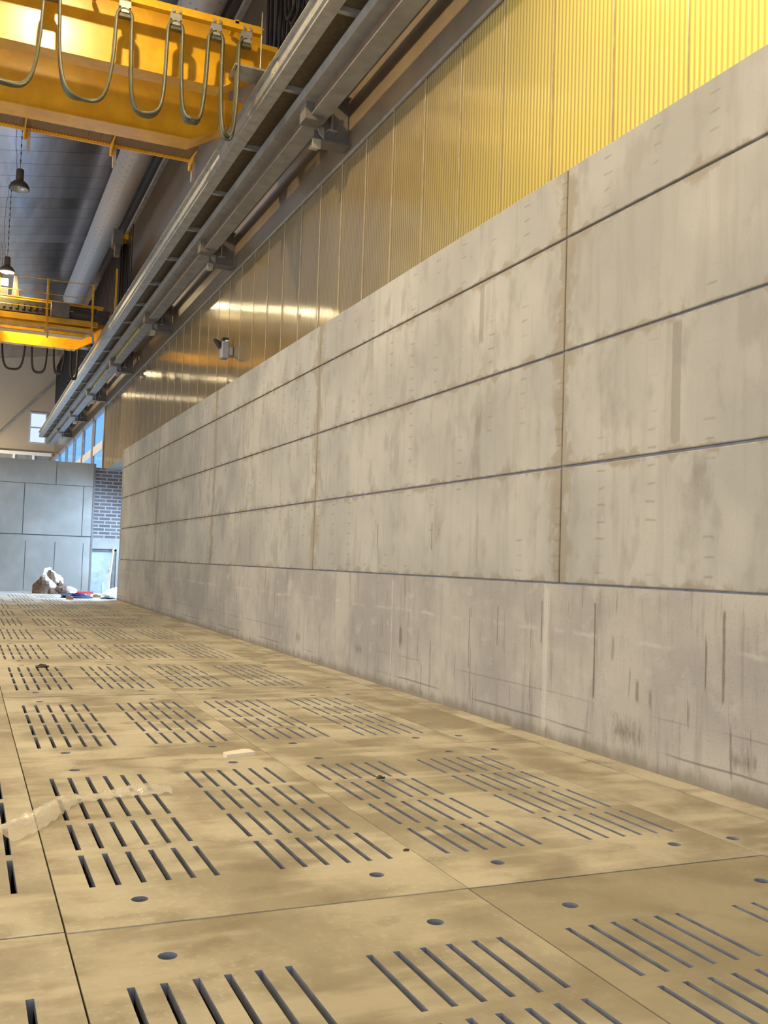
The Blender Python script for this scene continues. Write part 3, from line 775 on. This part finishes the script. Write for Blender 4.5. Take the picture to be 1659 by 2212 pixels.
# ------------------------------------------------------------------ power cable festoon along the hall
fe = empty('cable_festoon', (4.92, 30, 13.4), label='row of dark power cable loops bunched on a rail below the air duct', cat='cable festoon')
m_ = MB(); m_.box(4.86, 4.98, 2, 66, 13.40, 13.52); obj('cable_rail', m_, M_STEEL, fe)
m_ = MB(); m_.box(4.75, 5.1, 36.2, 36.8, 13.22, 13.4); obj('tow_trolley', m_, M_YEL, fe)
m_ = MB(); m_.box(4.4, 4.75, 36.1, 36.7, 12.95, 13.5); m_.box(4.5, 4.68, 36.2, 36.6, 12.6, 12.95); obj('tow_arm', m_, M_BRACK, fe)
rr = random.Random(5)
def yloop(y0, w, drop, n=3, r=0.035, sp=0.08):
    m_ = MB()
    for c in range(n):
        off = (c-(n-1)/2)*sp; pts = []; dd = rr.uniform(-0.1, 0.1)
        for q in range(15):
            t = q/14; u = 2*t-1
            pts.append((4.92+off, y0+w*t, 13.38-(drop+dd)*(1-abs(u)**4)**0.5))
        m_.tube(pts, r, 5)
    obj('cable_loop', m_, M_BLACKCABLE, fe, smooth=True)
y = 36.8
while y < 64:
    yloop(y, 0.42, 2.5+rr.uniform(-0.3, 0.15), 4, 0.045, 0.085); y += 0.42
for y0, w in ((11.2, 0.8), (12.3, 0.7), (13.3, 0.9), (14.6, 0.6), (15.6, 0.8), (16.8, 0.7)): yloop(y0, w, 2.3+rr.uniform(-0.2, 0.3), 5, 0.035, 0.08)
for y0 in (34.9, 35.8): yloop(y0, 0.5, 2.6, 1, 0.02)

# air duct and pipe under the roof
m_ = MB(); m_.tube([(4.50, -6, 14.75), (4.50, 52, 14.75)], 0.50, 32)
tag(obj('air_duct', m_, M_DUCT, smooth=True), label='large pale round air duct under the roof, running away to the far crane', cat='duct')

# ------------------------------------------------------------------ pendant lamps
def make_lamp(x, y, z, lit):
    r = empty('pendant_lamp', (x, y, z)); zt = roof_z(x)
    K = 1.13
    def L(p): return [(a*K, b*K) for a, b in p]
    m_ = MB(); m_.lathe(L([(0.235,0.0),(0.245,0.01),(0.235,0.06),(0.20,0.13),(0.14,0.19),(0.085,0.215),(0.08,0.22)]), (x,y,z), 28)
    sh = obj('lamp_shade', m_, M_LAMPBODY, r, smooth=True)
    m_ = MB(); m_.lathe(L([(0.225,0.0),(0.225,0.05),(0.19,0.125),(0.13,0.18),(0.0,0.20)]), (x,y,z), 28); obj('reflector', m_, M_LAMPIN, sh, smooth=True)
    m_ = MB(); m_.lathe(L([(0.0,0.21),(0.085,0.215),(0.092,0.24),(0.092,0.48),(0.08,0.50),(0.0,0.50)]), (x,y,z), 20); obj('ballast_housing', m_, M_LAMPBODY, r, smooth=True)
    m_ = MB()
    m_.lathe(L([(0.0,-0.02),(0.10,-0.012),(0.19,0.0),(0.222,0.02)] if lit else [(0.0,0.03),(0.03,0.04),(0.05,0.09),(0.03,0.14),(0.0,0.15)]), (x,y,z), 20)
    obj('bulb', m_, M_BULB if lit else M_LAMPIN, r, smooth=True)
    m_ = MB()
    n = int((zt-z-0.66)/0.11)
    m_.tube([(x,y,z+0.55),(x,y,zt)], 0.007, 6)
    for k in range(n):
        zz = z+0.66+k*0.11
        if k % 2: m_.box(x-0.018, x+0.018, y-0.005, y+0.005, zz, zz+0.08)
        else: m_.box(x-0.005, x+0.005, y-0.018, y+0.018, zz, zz+0.08)
    obj('chain', m_, M_CHAIN, r)
    m_ = MB(); m_.tube([(x-0.07-0.09*math.sin(PI*q/12)-0.015*math.sin(q*2.3), y, z+0.52+(zt-z-0.52)*q/12) for q in range(13)], 0.007, 5); obj('power_cord', m_, M_BLACKCABLE, r)
    if lit:
        sp = spot('bulb_light', (0, 0, -0.06), lit, WARM, size=2.95, radius=0.13); sp.parent = r
    return r
LZ = 11.70
tag(make_lamp(0.89, 28.6, LZ, False), 'unlit grey pendant lamp with open reflector, hanging just below the near crane', 'lamp', 'high-bay pendant lamps')
tag(make_lamp(0.90, 37.4, LZ, 1300), 'lit pendant lamp glowing warm white above the far crane', 'lamp', 'high-bay pendant lamps')
# the rest of the lamp rows: above the frame, left of it, or on the other half of the hall
for x, y, p in ((0.9, 4.6, 2100), (0.9, 12.2, 1800), (0.9, 20.4, 1300), (0.9, 45.6, 1500), (-7.5, 42, 1600), (0.7, 53.7, 1400), (0.7, 61.5, 1400), (-7.5, 4, 1900), (-7.5, 14, 1600), (-7.5, 28, 1600)):
    side = 'near row' if x > 0 else 'left-hand row'
    where = {4.6: 'over the nearest floor slabs', 12.2: 'in front of the near crane', 20.4: 'hidden behind the near crane girders', 45.6: 'just beyond the far crane', 53.7: 'beyond the far concrete wall',
             61.5: 'closest to the gable wall', 4: 'nearest to the camera', 14: 'level with the near crane', 28: 'midway between the cranes', 42: 'close to the far concrete wall'}[y]
    tag(make_lamp(x, y, LZ, p), 'lit pendant lamp of the %s, %s' % (side, where), 'lamp', 'high-bay pendant lamps')
# unseen dark box added behind the translucent sheets to keep sky light out
b = MB(); b.box(11, 11.2, 34.2, 44.45, 5.5, 12); b.box(XC+0.04, 11.2, 44.3, 44.45, 5.38, 12); b.box(XC+0.04, 11.2, 34.4, 44.45, 12, 12.2); b.box(9.2, 11.2, 34.4, 44.45, 5.36, 5.5); b.box(11, 11.2, -8.2, 34.2, -0.2, 12); b.box(XC+0.04, 11.2, -8.4, -8.2, -0.2, 12); b.box(XC+0.04, 11.2, 34.2, 34.4, -0.2, 12); b.box(XC+0.04, 11.2, -8.4, 34.4, 12, 12.2)
tag(obj('sky_blocker', b, M_DARK), kind='structure')
spot('behind_sheet_lamp', (8.6, 2.8, 9.6), 9500, (1.0, 0.88, 0.36), size=2.6, radius=0.3, rot=(0, math.radians(52), 0))  # unseen lamp behind the sheets, placed for their yellow glow
spot('gable_wash_light', (-0.5, 68.5, 6.5), 1100, (1, 0.75, 0.32), size=2.6, radius=0.2, rot=(math.radians(120), 0, 0))

# diagonal brace on the gable
m_ = MB(); m_.tube([(1.0, YG-0.4, 8.8), (5.2, YG-0.4, 13.6)], 0.09, 10)
tag(obj('diagonal_brace', m_, M_STEEL), label='grey diagonal brace crossing the far gable wall', cat='brace')
# sensor box on the cladding
r = empty('floodlight_fixture', (XC-0.1, 22.0, 6.28), label='small grey wall-mounted box fixture with dark visor on the ribbed cladding', cat='wall fixture')
m_ = MB(); m_.box(XC-0.26, XC-0.08, 21.85, 22.10, 6.22, 6.62); bevel(obj('housing', m_, M_GRAYBOX, r), 0.03, 3)
m_ = MB(); m_.box(XC-0.08, XC, 21.85, 22.10, 6.30, 6.5); obj('mounting_plate', m_, M_GRAYBOX, r)
m_ = MB(); m_.prism([(XC-0.42, 6.66), (XC-0.26, 6.60), (XC-0.28, 6.46)], 'y', 21.9, 22.1); m_.box(XC-0.24, XC-0.10, 21.87, 22.08, 6.62, 6.70); obj('visor', m_, M_BLACK, r)
m_ = MB(); m_.lathe([(0,0),(0.05,0),(0.05,0.03),(0,0.045)], (XC-0.14, 21.84, 6.60), 14); obj('lens', m_, M_WHITE, r)

# ------------------------------------------------------------------ things on the floor
def blob(name, c, sx, sy, sz, mat, seed, parent=None, rough=0.35, n=18, m=12):
    q = random.Random(seed); ph = [(q.uniform(1, 5), q.uniform(1, 5), q.uniform(0, 6), q.uniform(0.3, 1)) for _ in range(6)]
    mb = MB()
    for i in range(m+1):
        t = PI/2*i/m
        for k in range(n):
            a = 2*PI*k/n
            d = 1 + rough*sum(w_*math.sin(f1*a+f2*t*2+p) for f1, f2, p, w_ in [(round(x1), x2, x3, x4) for x1, x2, x3, x4 in ph])/4
            mb.v.append((c[0]+sx*math.cos(a)*math.cos(t)*d, c[1]+sy*math.sin(a)*math.cos(t)*d, c[2]+max(0, sz*math.sin(t)*d)))
    for i in range(m):
        for k in range(n):
            l = (k+1) % n; mb.f.append((i*n+k, i*n+l, (i+1)*n+l, (i+1)*n+k)); mb.m.append(0)
    return obj(name, mb, mat, parent)
bag = empty('rubbish_heap', (3.35, 41.3, 0), label='heap of brown sacking wrapped in white plastic against the far wall', cat='rubbish heap')
blob('sacking', (3.15, 41.4, 0), 0.50, 0.4, 0.75, M_BROWNBAG, 1, bag, 0.5)
blob('plastic_wrap', (3.30, 41.5, 0), 0.5, 0.4, 0.86, M_SHEET, 2, bag, 0.45)
blob('sacking', (3.62, 41.2, 0), 0.42, 0.35, 0.42, M_BROWNBAG, 3, bag, 0.5)
blob('plastic_wrap', (3.85, 41.3, 0), 0.4, 0.3, 0.30, M_SHEET, 4, bag, 0.5)
m_ = MB(); m_.box(4.0, 5.0, 41.9, 42.0, 0.0, 0.09); m_.box(4.0, 5.0, 41.75, 41.8, 0.0, 0.05)
tag(obj('red_batten', m_, M_RED), label='red plastic batten lying at the foot of the far wall', cat='batten')
o = tag(blob('blue_jacket', (3.95, 38.0, 0), 0.55, 0.5, 0.13, M_BLUE, 5, None, 0.6), 'dark blue cloth lying flat on the floor before the red batten', 'cloth')
o = tag(blob('plastic_sheet', (5.75, 39.9, 0), 0.6, 1.5, 0.32, M_SHEET, 6, None, 0.4), 'crumpled white plastic sheet spilling from the side opening', 'plastic sheet')
blob('dark_strip', (5.0, 37.35, 0), 0.3, 0.3, 0.08, M_BLACK, 9, None, 0.4)
tag(D.objects['dark_strip'], 'flat black scrap at the edge of the white plastic sheet', 'scrap')
for k, (x, y, w_, lab) in enumerate(((4.5, 39.5, 0.12, 'small brown carton scrap right of the red batten'), (4.60, 38.3, 0.26, 'wider brown carton scrap near the plastic sheet'), (3.45, 36.4, 0.22, 'brown carton scrap nearest to us on the bluish floor'))):
    m_ = MB(); m_.box(x, x+w_, y, y+0.3, 0.0, 0.09); m_.box(x+0.02, x+w_*0.6, y+0.02, y+0.2, 0.09, 0.12)
    tag(obj('carton_scrap', m_, M_CARD), lab, 'carton', 'brown carton scraps')
m_ = MB(); m_.lathe([(0,0),(0.075,0),(0.08,0.03),(0.08,0.32),(0.03,0.42),(0.03,0.47),(0,0.47)], (5.48, 42.6, 0), 16)
tag(obj('water_bottle', m_, simple('pale blue plastic', (0.45, 0.65, 0.75), 0.3), smooth=True), 'pale blue bottle standing in front of the small door', 'bottle')
m_ = MB(); m_.tube([(5.62, 42.2, 0.03), (5.90, 43.1, 1.98)], 0.045, 4)
tag(obj('timber_plank', m_, M_WOOD), label='pale timber plank leaning on the brick wall end by the door', cat='plank')
# white offcut on the slabs
m_ = MB(); m_.prism([(2.03, 7.78), (2.29, 7.86), (2.275, 7.98), (2.22, 8.0), (2.03, 7.90)], 'z', 0.001, 0.030)
tag(obj('board_offcut', m_, M_PAPER), label='small white board offcut lying across a slab joint', cat='offcut')
# crumpled film strip
q = random.Random(11); m_ = MB(); N, W_ = 60, 10
path = [(0.24, 5.82), (0.42, 6.12), (0.58, 6.42), (0.72, 6.62), (0.95, 6.70), (1.15, 6.76), (1.38, 6.74)]
def pp(t):
    f = t*(len(path)-1); i = min(int(f), len(path)-2); f -= i
    return (path[i][0]*(1-f)+path[i+1][0]*f, path[i][1]*(1-f)+path[i+1][1]*f)
for i in range(N+1):
    t = i/N; cx, cy = pp(t); hw = 0.10*(1-0.45*t)*(1+0.25*math.sin(9*t))
    dx, dy = pp(min(1, t+0.02)); ex, ey = pp(max(0, t-0.02)); L = math.hypot(dx-ex, dy-ey) or 1; nx, ny = -(dy-ey)/L, (dx-ex)/L
    for j in range(W_+1):
        u = 2*j/W_-1
        h = 0.004+0.045*(1-u*u)*(0.6+0.4*math.sin(14*t+2)) + 0.016*abs(math.sin(23*t*2+u*5)) + q.uniform(0, 0.012)
        m_.v.append((cx+nx*hw*u, cy+ny*hw*u*1.3, h))
for i in range(N):
    for j in range(W_):
        a = i*(W_+1)+j; m_.f.append((a, a+1, a+W_+2, a+W_+1)); m_.m.append(0)
tag(obj('plastic_film', m_, M_FILM, smooth=True), label='crumpled clear plastic film strip lying over the slots in the foreground', cat='plastic film')
for k, (x, y, s_, lab) in enumerate(((2.96, 6.80, 0.035, 'small dark crumb beside the slots right of the white offcut'), (1.09, 14.55, 0.09, 'dark clod of dirt on the slots in the middle distance'),
                               (2.37, 5.05, 0.02, 'tiny dark crumb on the slab joint'))):
    tag(blob('dirt_clod', (x, y, 0), s_, s_*0.8, s_*0.5, M_PEBBLE, 20+k, None, 0.5, 10, 6), lab, 'dirt clod', 'dirt clods on the floor slabs')
